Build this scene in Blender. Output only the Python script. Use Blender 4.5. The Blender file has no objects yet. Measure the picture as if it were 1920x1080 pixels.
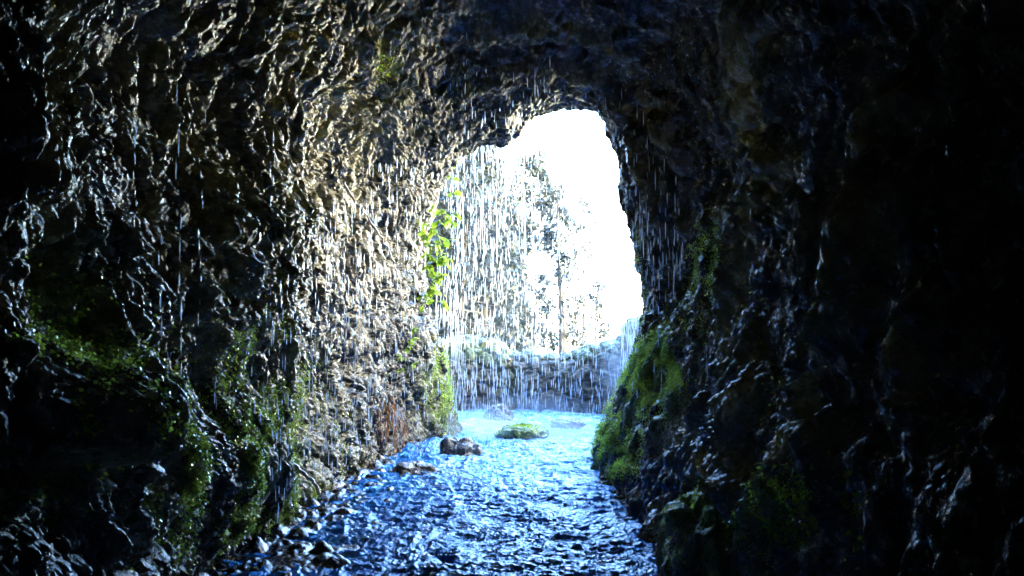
import bpy, math, random
import numpy as np
random.seed(7)
R = math.radians
sc = bpy.context.scene
C = sc.collection

# ------------------------------------------------------------------ camera
F = 1450.0                       # focal length in pixels of a 1920 px wide frame
CAMZ = 1.5
PITCH = math.atan(60 / F)
cam_d = bpy.data.cameras.new('camera')
cam = bpy.data.objects.new('camera', cam_d)
C.objects.link(cam)
cam.location = (0, 0, CAMZ)
cam.rotation_euler = (math.pi / 2 + PITCH, 0, 0)
cam_d.sensor_width = 36
cam_d.lens = 36 * F / 1920
cam_d.clip_start = 0.05
cam_d.clip_end = 3000
sc.camera = cam

# ------------------------------------------------------------------ world, sun, exposure
SUN_EL, SUN_AZ = 46, 264         # azimuth measured clockwise from +Y (the way the camera looks)
w = bpy.data.worlds.new('World')
sc.world = w
w.use_nodes = True
nt = w.node_tree
bg = nt.nodes['Background']
sky = nt.nodes.new('ShaderNodeTexSky')
sky.sky_type = 'NISHITA'
sky.sun_disc = False
sky.sun_elevation = R(SUN_EL)
sky.sun_rotation = R(SUN_AZ)
sky.ozone_density = 2.5
sky.dust_density = 0.3
sky.altitude = 900
hs = nt.nodes.new('ShaderNodeHueSaturation')
hs.inputs['Saturation'].default_value = 1.1
nt.links.new(sky.outputs[0], hs.inputs['Color']); nt.links.new(hs.outputs[0], bg.inputs[0])
bg.inputs[1].default_value = 0.15
sl = bpy.data.lights.new('sun', 'SUN')
sun = bpy.data.objects.new('sun', sl)
C.objects.link(sun)
sl.energy = 5.0
sl.angle = R(0.5)
sl.color = (1.0, 0.94, 0.84)
_a, _e = R(SUN_AZ), R(SUN_EL)
from mathutils import Vector
sun.rotation_euler = Vector((math.sin(_a) * math.cos(_e), math.cos(_a) * math.cos(_e), math.sin(_e))).to_track_quat('Z', 'Y').to_euler()
sc.view_settings.view_transform = 'Standard'
sc.view_settings.look = 'None'
sc.view_settings.gamma = 1
sc.view_settings.exposure = 6.3
sc.cycles.max_bounces = 6
sc.cycles.diffuse_bounces = 3
sc.cycles.glossy_bounces = 3
sc.cycles.transmission_bounces = 3
sc.cycles.transparent_max_bounces = 6
sc.cycles.sample_clamp_indirect = 3.0

# ------------------------------------------------------------------ noise
def _h(ix, iy, iz, s):
    n = (ix.astype(np.uint32) * np.uint32(374761393) + iy.astype(np.uint32) * np.uint32(668265263)
         + iz.astype(np.uint32) * np.uint32(2147483647) + np.uint32(s) * np.uint32(974634777))
    n = (n ^ (n >> np.uint32(13))) * np.uint32(1274126177)
    n = (n ^ (n >> np.uint32(16))) * np.uint32(2246822519)
    n = n ^ (n >> np.uint32(15))
    return n.astype(np.float32) / np.float32(4294967295.0)

def vnoise(P, s=0):
    P = P.astype(np.float32)
    i = np.floor(P).astype(np.int64); f = P - i
    f = f * f * f * (f * (f * 6 - 15) + 10)
    x, y, z = i[:, 0], i[:, 1], i[:, 2]
    r = 0
    for dx in (0, 1):
        wx = f[:, 0] if dx else 1 - f[:, 0]
        for dy in (0, 1):
            wy = f[:, 1] if dy else 1 - f[:, 1]
            for dz in (0, 1):
                wz = f[:, 2] if dz else 1 - f[:, 2]
                r = r + _h(x + dx, y + dy, z + dz, s) * wx * wy * wz
    return r * 2 - 1

def fbm(P, o=4, s=0, g=0.5):
    r = 0; a = 1.0; t = 0
    for k in range(o):
        r = r + a * vnoise(P * (2.03 ** k) + 17.3 * k, s + k); t += a; a *= g
    return r / t

def ridged(P, o=4, s=0, g=0.55):
    r = 0; a = 1.0; t = 0
    for k in range(o):
        r = r + a * (1 - 2.2 * np.abs(vnoise(P * (2.07 ** k) + 9.1 * k, s + k))); t += a; a *= g
    return r / t

def worley(P, s=0):
    P = P.astype(np.float32)
    i = np.floor(P).astype(np.int64); f = P - i
    d1 = np.full(len(P), 9.0, np.float32); d2 = d1.copy(); cid = np.zeros(len(P), np.float32)
    for dx in (-1, 0, 1):
        for dy in (-1, 0, 1):
            for dz in (-1, 0, 1):
                x, y, z = i[:, 0] + dx, i[:, 1] + dy, i[:, 2] + dz
                qx = dx + _h(x, y, z, s) - f[:, 0]; qy = dy + _h(x, y, z, s + 1) - f[:, 1]; qz = dz + _h(x, y, z, s + 2) - f[:, 2]
                d = np.sqrt(qx * qx + qy * qy + qz * qz)
                m = d < d1
                d2 = np.where(m, d1, np.minimum(d2, d))
                d1 = np.where(m, d, d1)
                cid = np.where(m, _h(x, y, z, s + 5), cid)
    return d1, d2, cid

def sstep(a, b, x):
    t = np.clip((x - a) / (b - a), 0, 1)
    return t * t * (3 - 2 * t)

def pix(P):
    """where a point stands in the 1920x1080 photograph"""
    c, s = math.cos(PITCH), math.sin(PITCH)
    z = P[:, 2] - CAMZ
    f = np.maximum(P[:, 1] * c + z * s, 1e-3)
    u = -P[:, 1] * s + z * c
    return 960 + F * P[:, 0] / f, 540 - F * u / f

def at(px, py, Y):
    c, s = math.cos(PITCH), math.sin(PITCH)
    a, b = (px - 960) / F, -(py - 540) / F
    d = (a, c - b * s, s + b * c)
    k = Y / d[1]
    return np.array([d[0] * k, Y, CAMZ + d[2] * k])

# ------------------------------------------------------------------ object helpers
def tag(o, label=None, cat=None, group=None, kind=None):
    for k, v in (('label', label), ('category', cat), ('group', group), ('kind', kind)):
        if v: o[k] = v
    return o

def mesh_np(name, V, Q, mat, parent=None, smooth=True, attrs=None, tri=False):
    """V (n,3) array, Q (m,4) or (m,3) index array -> one mesh object"""
    V = np.ascontiguousarray(V, np.float32); Q = np.ascontiguousarray(Q, np.int32)
    k = Q.shape[1]
    me = bpy.data.meshes.new(name)
    me.vertices.add(len(V)); me.vertices.foreach_set('co', V.ravel())
    me.loops.add(Q.size); me.loops.foreach_set('vertex_index', Q.ravel())
    me.polygons.add(len(Q)); me.polygons.foreach_set('loop_start', np.arange(0, Q.size, k, dtype=np.int32))
    me.polygons.foreach_set('use_smooth', np.full(len(Q), smooth, bool))
    for n, A in (attrs or {}).items():
        a = me.attributes.new(n, 'FLOAT', 'POINT'); a.data.foreach_set('value', np.ascontiguousarray(A, np.float32))
    me.update(calc_edges=True)
    me.validate()
    me.materials.append(mat)
    o = bpy.data.objects.new(name, me)
    C.objects.link(o)
    if parent: o.parent = parent
    return o

def grid_quads(nu, nv, wrap=False):
    i = np.arange(nu - 1)[:, None]; j = np.arange(nv if wrap else nv - 1)[None, :]
    j2 = (j + 1) % nv
    return np.stack([i * nv + j, i * nv + j2, (i + 1) * nv + j2, (i + 1) * nv + j], -1).reshape(-1, 4)

def grid_normals(G):
    du = np.gradient(G, axis=0); dv = np.gradient(G, axis=1)
    n = np.cross(du, dv); n /= np.linalg.norm(n, axis=2, keepdims=True) + 1e-9
    return n

def empty(name, loc=(0, 0, 0), rz=0):
    o = bpy.data.objects.new(name, None); C.objects.link(o)
    o.location = loc; o.rotation_euler = (0, 0, rz); o.empty_display_size = 0.1
    return o

# ------------------------------------------------------------------ materials
class NT:
    def __init__(s, name):
        s.m = bpy.data.materials.new(name); s.m.use_nodes = True
        s.t = s.m.node_tree; s.b = s.t.nodes['Principled BSDF']; s.out = s.t.nodes['Material Output']
    def n(s, typ, **kw):
        x = s.t.nodes.new(typ)
        for k, v in kw.items():
            if k.startswith('i_'): x.inputs[k[2:].replace('_', ' ')].default_value = v
            else: setattr(x, k, v)
        return x
    def l(s, a, b): s.t.links.new(a, b)
    def noise(s, scale, detail=4, rough=0.5, vec=None, dist=0.0):
        x = s.n('ShaderNodeTexNoise'); x.inputs['Scale'].default_value = scale; x.inputs['Detail'].default_value = detail
        x.inputs['Roughness'].default_value = rough; x.inputs['Distortion'].default_value = dist
        if vec is not None: s.l(vec, x.inputs['Vector'])
        return x.outputs[0]
    def ramp(s, fac, stops):
        x = s.n('ShaderNodeValToRGB'); e = x.color_ramp.elements
        while len(e) < len(stops): e.new(0.5)
        for q, (p, c) in zip(e, stops):
            q.position = p; q.color = (*c, 1) if len(c) == 3 else c
        s.l(fac, x.inputs[0]); return x.outputs[0]
    def mix(s, fac, a, b):
        x = s.n('ShaderNodeMix', data_type='RGBA')
        for src, i in ((fac, 0), (a, 6), (b, 7)):
            if isinstance(src, tuple): x.inputs[i].default_value = (*src, 1)
            elif isinstance(src, (int, float)): x.inputs[i].default_value = src
            else: s.l(src, x.inputs[i])
        return x.outputs[2]
    def math(s, op, a, b=None):
        x = s.n('ShaderNodeMath', operation=op)
        for i, v in enumerate((a, b)):
            if v is None: continue
            if isinstance(v, (int, float)): x.inputs[i].default_value = v
            else: s.l(v, x.inputs[i])
        return x.outputs[0]
    def coord(s, scale=(1, 1, 1)):
        g = s.n('ShaderNodeNewGeometry'); m = s.n('ShaderNodeMapping'); s.l(g.outputs['Position'], m.inputs[0])
        m.inputs['Scale'].default_value = scale; return m.outputs[0]
    def attr(s, name):
        return s.n('ShaderNodeAttribute', attribute_name=name).outputs['Fac']
    def bump(s, h, strength=0.5, dist=0.01, nrm=None):
        x = s.n('ShaderNodeBump'); x.inputs['Strength'].default_value = strength; x.inputs['Distance'].default_value = dist
        s.l(h, x.inputs['Height'])
        if nrm is not None: s.l(nrm, x.inputs['Normal'])
        return x.outputs[0]

def rock_material(name, spec=0.85):
    k = NT(name); b = k.b
    p = k.coord()
    tan = k.attr('tan'); moss = k.attr('moss')
    n1 = k.noise(1.7, 5, 0.6, p); n2 = k.noise(14, 5, 0.65, p); n3 = k.noise(55, 3, 0.6, p)
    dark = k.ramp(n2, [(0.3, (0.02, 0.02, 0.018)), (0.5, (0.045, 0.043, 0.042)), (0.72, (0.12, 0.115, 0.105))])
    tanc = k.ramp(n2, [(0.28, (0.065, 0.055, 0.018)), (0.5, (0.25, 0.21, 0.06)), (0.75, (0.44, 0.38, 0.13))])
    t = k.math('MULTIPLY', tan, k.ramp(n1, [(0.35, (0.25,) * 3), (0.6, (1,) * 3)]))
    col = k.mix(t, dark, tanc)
    col = k.mix(k.attr('painted_dark'), col, k.mix(0.74, col, (0.012, 0.012, 0.014)))  # colour painted darker where daylight came out too strong
    red = k.ramp(k.noise(5, 3, 0.5, p), [(0.62, (0,) * 3), (0.75, (0.5,) * 3)])
    col = k.mix(red, col, (0.09, 0.045, 0.03))
    mo = k.math('MULTIPLY', moss, k.ramp(n3, [(0.35, (0.2,) * 3), (0.5, (1,) * 3)]))
    col = k.mix(mo, col, k.ramp(n2, [(0.3, (0.03, 0.06, 0.008)), (0.7, (0.12, 0.2, 0.02))]))
    k.l(col, b.inputs['Base Color'])
    rg = k.ramp(k.noise(22, 3, 0.6, p), [(0.3, (0.07,) * 3), (0.7, (0.34,) * 3)])
    k.l(k.math('ADD', rg, k.math('MULTIPLY', mo, 0.3)), b.inputs['Roughness'])
    k.l(k.math('SUBTRACT', spec, k.math('MULTIPLY', k.attr('painted_dark'), spec * .45)), b.inputs['Specular IOR Level'])
    h = k.math('ADD', n3, k.math('MULTIPLY', k.noise(150, 3, 0.65, p), 0.6))
    k.l(k.bump(h, 0.9, 0.012), b.inputs['Normal'])
    return k.m

M = {}
M['rock'] = rock_material('wet_rock')

# ------------------------------------------------------------------ the tunnel
MOUTH_PX = [(858, 800), (845, 760), (838, 700), (818, 645), (804, 600), (802, 560), (800, 500), (812, 440), (822, 380), (846, 312),
            (872, 282), (905, 266), (945, 268), (965, 247), (995, 216), (1030, 208), (1060, 201), (1090, 201), (1120, 211), (1138, 232),
            (1142, 258), (1160, 290), (1167, 330), (1160, 350), (1168, 385), (1182, 420), (1191, 470), (1202, 520), (1205, 560), (1202, 600),
            (1188, 650), (1172, 700), (1152, 760), (1132, 800), (1118, 850), (1116, 872)]
def y_mouth(x): return 9.55 - 1.25 * x
def mouth_xz():
    out = []
    for px, py in MOUTH_PX:
        Y = 9.5
        for _ in range(12): Y = y_mouth(at(px, py, Y)[0])
        p = at(px, py, Y); out.append((p[0], p[2]))
    return out + [(0.85, -0.45), (0.0, -0.6), (-0.8, -0.45)]
CX, CZ = 0.05, 1.7
RINGS = [   # v, polygon (x, z): left wall from the base up, over the vault, down the right wall
    (1.00, mouth_xz()),
    (0.86, [(-1.2, 0), (-1.2, .6), (-1.32, 1.2), (-1.4, 2), (-1.35, 2.7), (-1.1, 3.3), (-.6, 3.88), (0, 4.12), (.7, 4.1), (1.2, 3.8),
            (1.5, 3.1), (1.58, 2.2), (1.42, 1.4), (1.2, .7), (.92, 0), (.8, -.5), (0, -.6), (-1, -.5)]),
    (0.72, [(-1.5, 0), (-1.52, .5), (-1.6, 1.2), (-1.68, 2), (-1.6, 2.8), (-1.22, 3.7), (-.6, 4.25), (.2, 4.3), (.9, 4.1), (1.35, 3.7),
            (1.58, 2.9), (1.6, 2), (1.45, 1.2), (1.2, .6), (.9, 0), (.8, -.5), (0, -.6), (-1.3, -.5)]),
    (0.46, [(-1.82, 0), (-1.78, .5), (-1.74, 1.2), (-1.72, 2), (-1.64, 3), (-1.35, 4.0), (-.6, 4.45), (.3, 4.4), (.9, 4.1), (1.2, 3.6),
            (1.36, 2.9), (1.38, 1.8), (1.32, 1.0), (1.22, .45), (1.05, 0), (.9, -.5), (0, -.6), (-1.6, -.5)]),
    (0.2, [(-1.8, 0), (-1.65, .6), (-1.5, 1.2), (-1.45, 2), (-1.45, 3), (-1.1, 3.9), (-.5, 4.3), (.4, 4.35), (.7, 4.2), (1.0, 3.7),
           (1.1, 2.9), (1.12, 1.8), (1.12, 1.0), (1.1, .45), (1.05, 0), (1.1, -.5), (0, -.6), (-1.9, -.5)]),
    (-0.3, [(-2.4, 0), (-2.5, .6), (-2.6, 1.2), (-2.6, 2), (-2.4, 3), (-1.9, 4.1), (-.5, 5.0), (.4, 5.2), (1.4, 4.9), (2.0, 4.0),
            (2.3, 2.9), (2.4, 1.8), (2.2, 1.0), (1.9, .45), (1.6, 0), (1.4, -.5), (0, -.6), (-2.1, -.5)]),
]
NT_ = 1900                                     # points round the tunnel
_t = np.linspace(-0.5 * np.pi, 1.5 * np.pi, 4000)
_den = np.interp(np.degrees(_t), [-90, -55, -40, 60, 110, 130, 205, 225, 245, 270], [.25, .3, 1, 1, 1.3, 2.3, 2.3, 1.6, .3, .25])
_cum = np.r_[0, np.cumsum((_den[1:] + _den[:-1]) / 2)]; _cum /= _cum[-1]
th = np.interp(np.arange(NT_) / NT_, _cum, _t)   # starts at the floor, goes up the right wall first
def polar(poly):
    """radius of the outline about (CX, CZ) for each angle of th"""
    P = np.array(poly); D = P - (CX, CZ)
    a = np.arctan2(D[:, 1], D[:, 0]); r = np.hypot(D[:, 0], D[:, 1])
    a = np.where(a < -0.5 * np.pi, a + 2 * np.pi, a)
    o = np.argsort(a); a, r = a[o], r[o]
    return np.interp(th, np.r_[a[-1] - 2 * np.pi, a, a[0] + 2 * np.pi], np.r_[r[-1], r, r[0]])
rv = np.array([q[0] for q in RINGS])[::-1]
rr = np.array([polar(q[1]) for q in RINGS])[::-1]
# smooth every ring but the mouth a little round its angle
for i in range(len(rr) - 1):
    kern = np.hanning(61); kern /= kern.sum()
    rr[i] = np.convolve(np.r_[rr[i][-30:], rr[i], rr[i][:30]], kern, 'valid')
NV = 1150
# dense where the camera looks: v spaced evenly in log(depth)
v = np.concatenate([np.linspace(-0.3, 0.14, 50, endpoint=False), np.exp(np.linspace(math.log(0.14), 0, NV - 50))])
def rings_at(v):
    out = np.empty((len(v), NT_))
    seg = np.clip(np.searchsorted(rv, v) - 1, 0, len(rv) - 2)
    t = (v - rv[seg]) / (rv[seg + 1] - rv[seg])
    sl_ = np.gradient(rr, rv, axis=0)
    h = (rv[seg + 1] - rv[seg])[:, None]; t = t[:, None]
    return ((2 * t**3 - 3 * t**2 + 1) * rr[seg] + (t**3 - 2 * t**2 + t) * h * sl_[seg] + (-2 * t**3 + 3 * t**2) * rr[seg + 1] + (t**3 - t**2) * h * sl_[seg + 1])
rad = rings_at(v)
REAR = 0.02                                    # how far the tunnel's far end behind the camera stands open
rad *= np.clip(REAR + (1 - REAR) * np.sqrt(np.clip((v + 0.3) / 0.16, 0, 1)), 0, 1)[:, None]
X = CX + rad * np.cos(th); Z = CZ + rad * np.sin(th)
Y = v[:, None] * y_mouth(np.clip(X, -1.6, 1.8))
G = np.stack([X, Y, Z], -1)
N = grid_normals(G)
cen = np.stack([np.full_like(X, CX), Y, np.full_like(X, CZ)], -1)
sgn = np.sign(((cen - G) * N).sum(-1, keepdims=True)); N = N * sgn      # into the tunnel
P = G.reshape(-1, 3); NN = N.reshape(-1, 3)
px, py = pix(P)
vv = np.repeat(v, NT_)
front = P[:, 1] > 1.2
# --- large relief, placed wall by wall
def blob(cx, cy, rx, ry, amp, rot=0):
    c, s = math.cos(R(rot)), math.sin(R(rot))
    a = ((px - cx) * c + (py - cy) * s) / rx; b = (-(px - cx) * s + (py - cy) * c) / ry
    return amp * np.exp(-(a * a + b * b)) * front
def ridge(pts, wpx, amp):
    """a rib that follows a polyline over the wall; one side falls off sharply"""
    d = np.full(len(P), 1e6)
    for (x0, y0), (x1, y1) in zip(pts[:-1], pts[1:]):
        ex, ey = x1 - x0, y1 - y0; L = ex * ex + ey * ey
        t = np.clip(((px - x0) * ex + (py - y0) * ey) / L, 0, 1)
        d = np.minimum(d, np.hypot(px - x0 - t * ex, py - y0 - t * ey))
    return amp * np.exp(-(d / wpx) ** 1.5) * front
warp = np.stack([fbm(P * 1.3, 3, 50), fbm(P * 1.3, 3, 60), fbm(P * 1.3, 3, 70)], -1)
big = np.zeros(len(P))
for a in [(300, 150, 120, 230, -.40, 8), (90, 130, 60, 110, -.2), (130, 560, 90, 120, -.30), (330, 420, 70, 90, -.22), (320, 700, 90, 70, -.25, 10), (60, 900, 60, 120, -.15, -20),
          (560, 790, 40, 110, -.25), (620, 60, 140, 120, .2, 20), (600, 480, 110, 160, .12), (470, 420, 70, 200, .22, 12), (740, 250, 50, 160, .10, 15),
          (590, 320, 60, 70, -.15), (380, 860, 130, 120, .20, 30), (700, 640, 70, 150, .06), (820, 330, 40, 100, -.12), (170, 760, 120, 60, .2, -35)]:
    big += blob(*a)
RIDGES = [([(1430, 0), (1450, 250), (1500, 300), (1455, 400), (1415, 520), (1420, 700), (1440, 930)], 34, .11),
          ([(1760, 180), (1715, 240), (1690, 400), (1665, 620)], 34, .13), ([(1620, 430), (1625, 640), (1560, 860)], 40, .08),
          ([(1330, 350), (1290, 430)], 18, .07), ([(1410, 380), (1340, 460)], 20, .08), ([(1320, 580), (1200, 720), (1130, 860)], 34, .06),
          ([(1470, 620), (1450, 800)], 22, .06), ([(1380, 900), (1480, 990), (1600, 840)], 40, .10), ([(1810, 560), (1760, 760)], 40, .10),
          ([(860, 150), (1000, 105), (1130, 130), (1200, 240), (1250, 420)], 16, .10), ([(900, 60), (1080, 40), (1200, 90), (1290, 300)], 20, .10), ([(900, 235), (980, 165), (1090, 150), (1170, 230)], 9, .06)]
for pts, wp, am in RIDGES: big += ridge(pts, wp, am)
edge = sstep(1.0, 0.93, vv)                    # keep the mouth's outline where it is
Pw = P + warp * 0.25
A = np.array
right = sstep(.4, 1.0, P[:, 0]) * sstep(4.4, 3.6, P[:, 2])
flat = 1 - .6 * sstep(.2, 1.0, P[:, 0])      # the right wall runs straighter
d = fbm(Pw * A([.9, .7, .8]), 4, 1) * 0.20 * flat * (0.25 + 0.75 * edge)
d += big * (0.3 + .7 * edge)
# beds of rock that dip to the left: stretched ridges
q = np.stack([P[:, 0] * 1.0, P[:, 1] * 2.4 + P[:, 2] * .9, P[:, 2] * .8 - P[:, 1] * .5], -1) + warp * .35
d += ridged(q * 1.7, 5, 5) * 0.078 * (0.4 + .6 * edge)
w1, w2, wid = worley((Pw * A([3.2, 4.2, 2.6])), 11)
d += (np.minimum(w2 - w1, .35) * .16 + (wid - .5) * .05) * (0.4 + .6 * edge)
w1, w2, wid = worley((Pw * A([11, 14, 8.0])), 21)
d += (np.minimum(w2 - w1, .5) * .060 + (wid - .5) * .026) * (1 - .55 * right)
d += ridged(np.stack([P[:, 1] * 0, P[:, 1] * 2.6 + P[:, 2] * .35, P[:, 2] * .55], -1) + warp * .3, 4, 25) * .07 * right * edge
# knobbly lime and drip texture
rough = sstep(-.25, .35, fbm(P * 1.1, 3, 90))
slab = .3 * sstep(.1, .3, fbm(q * 1.15, 3, 93)) * sstep(-.5, -1.0, P[:, 0]) * sstep(1.2, 1.9, P[:, 2])
w1, w2, wid = worley(P * A([34, 38, 21.0]) + warp * 4, 31)
d += (.55 - w1) * .024 * (0.5 + rough) * (1 - .75 * slab)
w1, w2, wid = worley(P * A([70, 75, 48.0]) + warp * 6, 37)
d += ((.5 - w1) * .008 + fbm(P * 60, 2, 41) * .005) * (1 - .5 * slab)
d += slab * ridged(q * 7, 3, 95) * .012
D_ = P + NN * d[:, None]
# attributes
px2, py2 = pix(D_)
def region(*bl):
    r = np.zeros(len(P))
    for cx, cy, rx, ry, am in bl: r = np.maximum(r, am * np.exp(-(((px - cx) / rx) ** 2 + ((py - cy) / ry) ** 2)))
    return r * front
tanm = np.clip(region((620, 150, 230, 300, 1.3), (460, 400, 130, 250, 1.2), (640, 200, 110, 200, 1.1), (560, 540, 120, 150, .3), (90, 250, 110, 300, .8), (60, 560, 120, 120, .5), (1450, 500, 60, 500, .35)), 0, 1)  # tan rock, painted stronger at far and upper left to offset weak light
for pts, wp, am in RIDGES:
    tanm = np.maximum(tanm, np.clip(ridge(pts, wp * .9, 1.0), 0, 1))  # pale crests painted along the ribs in place of glints
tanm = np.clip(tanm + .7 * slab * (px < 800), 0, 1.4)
mossm = np.clip(region((1240, 700, 100, 130, 1), (1150, 840, 60, 60, 1.2), (830, 720, 50, 110, 1), (400, 870, 200, 180, .8), (60, 720, 160, 220, .8), (1300, 960, 120, 60, .5),
                       (1500, 960, 120, 80, .6), (470, 380, 50, 120, .5), (720, 110, 30, 60, .8), (1250, 600, 40, 60, .4), (1200, 520, 14, 100, .4)), 0, 1)
mossm = mossm * sstep(-.25, .25, fbm(P * 3.1, 3, 77))
painted_dark = sstep(.54, .84, vv + .08 * fbm(P * 1.5, 3, 66))     # colour darkened towards the mouth to even out the light falloff
G2 = D_.reshape(NV, NT_, 3)
WALL = dict(P=G2, N=N, px=px2.reshape(NV, NT_), py=py2.reshape(NV, NT_))
def wall_piece(name, j0, j1, label):
    j = np.arange(j0, j1 + 1) % NT_
    g = G2[:, j]
    at_ = {'tan': tanm.reshape(NV, NT_)[:, j].ravel(), 'moss': mossm.reshape(NV, NT_)[:, j].ravel(), 'painted_dark': painted_dark.reshape(NV, NT_)[:, j].ravel()}
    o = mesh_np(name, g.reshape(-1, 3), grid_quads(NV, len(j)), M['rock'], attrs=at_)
    return tag(o, label, 'rock wall', kind='structure')
def j_of(deg): return int(np.searchsorted(th, R(deg)))
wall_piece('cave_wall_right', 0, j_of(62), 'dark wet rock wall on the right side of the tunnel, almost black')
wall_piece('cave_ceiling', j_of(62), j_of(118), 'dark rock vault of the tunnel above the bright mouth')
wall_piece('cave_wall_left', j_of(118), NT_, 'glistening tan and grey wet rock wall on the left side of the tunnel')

# --- the rock mass outside: front face, hilltop and rear face, joined to the tunnel's two ends
def outer():
    jj = np.arange(0, NT_, 4)
    t_ = th[jj]
    m0 = G2[-1][jj]; e0 = G2[0][jj]
    dirx, dirz = np.cos(t_), np.sin(t_)
    rows = []
    for s in np.r_[np.linspace(0, 1, 60) ** 1.6]:
        R_ = 16 * s
        lean = .25 * R_ * np.clip(dirz, 0, 1)
        rows.append(np.stack([m0[:, 0] + dirx * R_, m0[:, 1] * (1) + .55 * min(R_, .35) - lean * .5 + .5 * R_ * np.clip(-dirx, 0, 1), m0[:, 2] + dirz * R_ * np.where(dirz > 0, .9, .3)], -1))  # left side swung forward as an added spur to shade the bank
    last = rows[-1].copy()
    for s in np.linspace(0, 1, 30)[1:]:
        r = last.copy(); r[:, 1] = last[:, 1] * (1 - s) + (-9) * s; rows.append(r)
    back = rows[-1].copy()
    for s in np.linspace(0, 1, 30)[1:]:
        rows.append(back * (1 - s) + e0 * s)
    g = np.array(rows)
    n = grid_normals(g); p = g.reshape(-1, 3); n = n.reshape(-1, 3)
    k = np.ones(g.shape[:2]); k[0] = 0; k[-1] = 0; k[1:8] = np.linspace(.1, .9, 7)[:, None]; k = k.ravel()
    dd = fbm(p * .5, 5, 3) * .7 + ridged(p * 1.2, 4, 8) * .18
    p2 = p + n * (dd * k)[:, None]
    o = mesh_np('cliff', p2, grid_quads(len(rows), len(jj), True), M['rock'], attrs={'tan': np.full(len(p2), .3), 'moss': np.clip(fbm(p * .8, 3, 4) + .3, 0, 1)})
    tag(o, 'rock cliff that the tunnel is cut through', 'cliff', kind='structure')
outer()

# ------------------------------------------------------------------ ground beyond the bank, stream bed, water
def ground():
    xs = np.sign(np.linspace(-1, 1, 220)) * np.abs(np.linspace(-1, 1, 220)) ** 3 * 1500
    ys = np.r_[np.linspace(8, 60, 150), np.exp(np.linspace(math.log(61), math.log(1800), 90))]
    X_, Y_ = np.meshgrid(xs, ys, indexing='ij')
    p = np.stack([X_.ravel(), Y_.ravel(), np.zeros(X_.size)], -1)
    z = -1.2 - 2.8 * sstep(14, 40, p[:, 1]) - 12 * sstep(40, 400, p[:, 1])
    z += fbm(p * .25, 4, 3) * .35 * sstep(10, 20, p[:, 1]) + fbm(p * .02, 3, 6) * 2.5 * sstep(40, 200, p[:, 1])
    p[:, 2] = z
    k = NT('dry_ground'); q = k.coord()
    k.l(k.ramp(k.noise(3, 6, .6, q), [(.35, (.09, .075, .035)), (.5, (.2, .18, .09)), (.7, (.1, .15, .04))]), k.b.inputs['Base Color'])
    k.b.inputs['Roughness'].default_value = .9
    tag(mesh_np('ground', p, grid_quads(len(xs), len(ys)), k.m), 'dry grassy ground falling away beyond the bank', kind='structure')
ground()

def hill():
    us = np.linspace(0, 1, 260); vs = np.linspace(0, 1, 200)
    U, V_ = np.meshgrid(us, vs, indexing='ij')
    X_ = -11 + 12.5 * U; Y_ = 24 + 14 * V_
    prof = np.interp(X_, [-11, -8, -4, -1.6, -.8, -.3, .2, .7, 1.5], [3, 8, 8.8, 8.2, 7.2, 4.6, 2.2, -1.5, -5])
    z = -5 + (prof + 5) * sstep(0, .25, V_) * (1 - .8 * sstep(.6, 1, V_))
    p = np.stack([X_, Y_, z], -1)
    q = p.reshape(-1, 3)
    n = grid_normals(p).reshape(-1, 3)
    w1, w2, wi = worley(q * A([.9, .9, .7]), 3)
    dd = (.8 - w1) * .8 + fbm(q * 2.3, 4, 5) * .4
    s_ = np.sign(n[:, 2:3] + 1e-6)
    q = q + n * s_ * dd[:, None]
    k = NT('far_forest'); c = k.coord()
    k.l(k.ramp(k.noise(1.5, 6, .7, c), [(.35, (.012, .02, .014)), (.55, (.022, .034, .022)), (.7, (.035, .048, .03))]), k.b.inputs['Base Color'])
    k.b.inputs['Roughness'].default_value = .85
    k.l(k.bump(k.noise(4, 5, .7, c), 1, .5), k.b.inputs['Normal'])
    tag(mesh_np('hill', q, grid_quads(260, 200), k.m), 'steep wooded knoll rising to the left beyond the mouth', kind='structure')
    i = np.random.default_rng(3).choice(len(q), 16000); g_ = np.random.default_rng(4)
    lv = q[i] + g_.normal(0, .18, (len(i), 3))
    V, T = leaves(lv, g_.normal(0, 1, (len(i), 3)), g_.uniform(.12, .3, len(i)), g_.uniform(0, 6, len(i)), True)
    tag(mesh_np('undergrowth', V, T, M['leaf'], smooth=False), 'dark leafy scrub covering the knoll behind the rain', 'scrub', kind='stuff')

def sun_block_ridge():  # unseen ridge added to keep the sun off pool and near trees
    us = np.linspace(7, 36, 150); t = np.linspace(0, np.pi, 120)
    U, T = np.meshgrid(us, t, indexing='ij')
    h = 21 * sstep(7, 11, U) * (1 - .8 * sstep(32, 36, U))
    p = np.stack([-13.5 + 4.5 * np.cos(T) + 0 * U, U, -3 + h * np.sin(T) ** .6], -1)
    n = grid_normals(p).reshape(-1, 3); q = p.reshape(-1, 3)
    n *= np.sign((n * (q - A([-13.5, 0, 5]) * 1.0 - A([0, 1, 0]) * q[:, 1:2])).sum(1, keepdims=True))
    q = q + n * (fbm(q * .4, 5, 14) * 1.2 + ridged(q * A([.8, .8, .5]), 4, 6) * .3)[:, None]
    tag(mesh_np('sun_block_ridge', q, grid_quads(150, 120), M['rock'], attrs={'tan': np.full(len(q), .4), 'moss': np.full(len(q), .3)}), 'added unseen rock ridge left of the tunnel that shades the pool', kind='structure')
sun_block_ridge()

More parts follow.
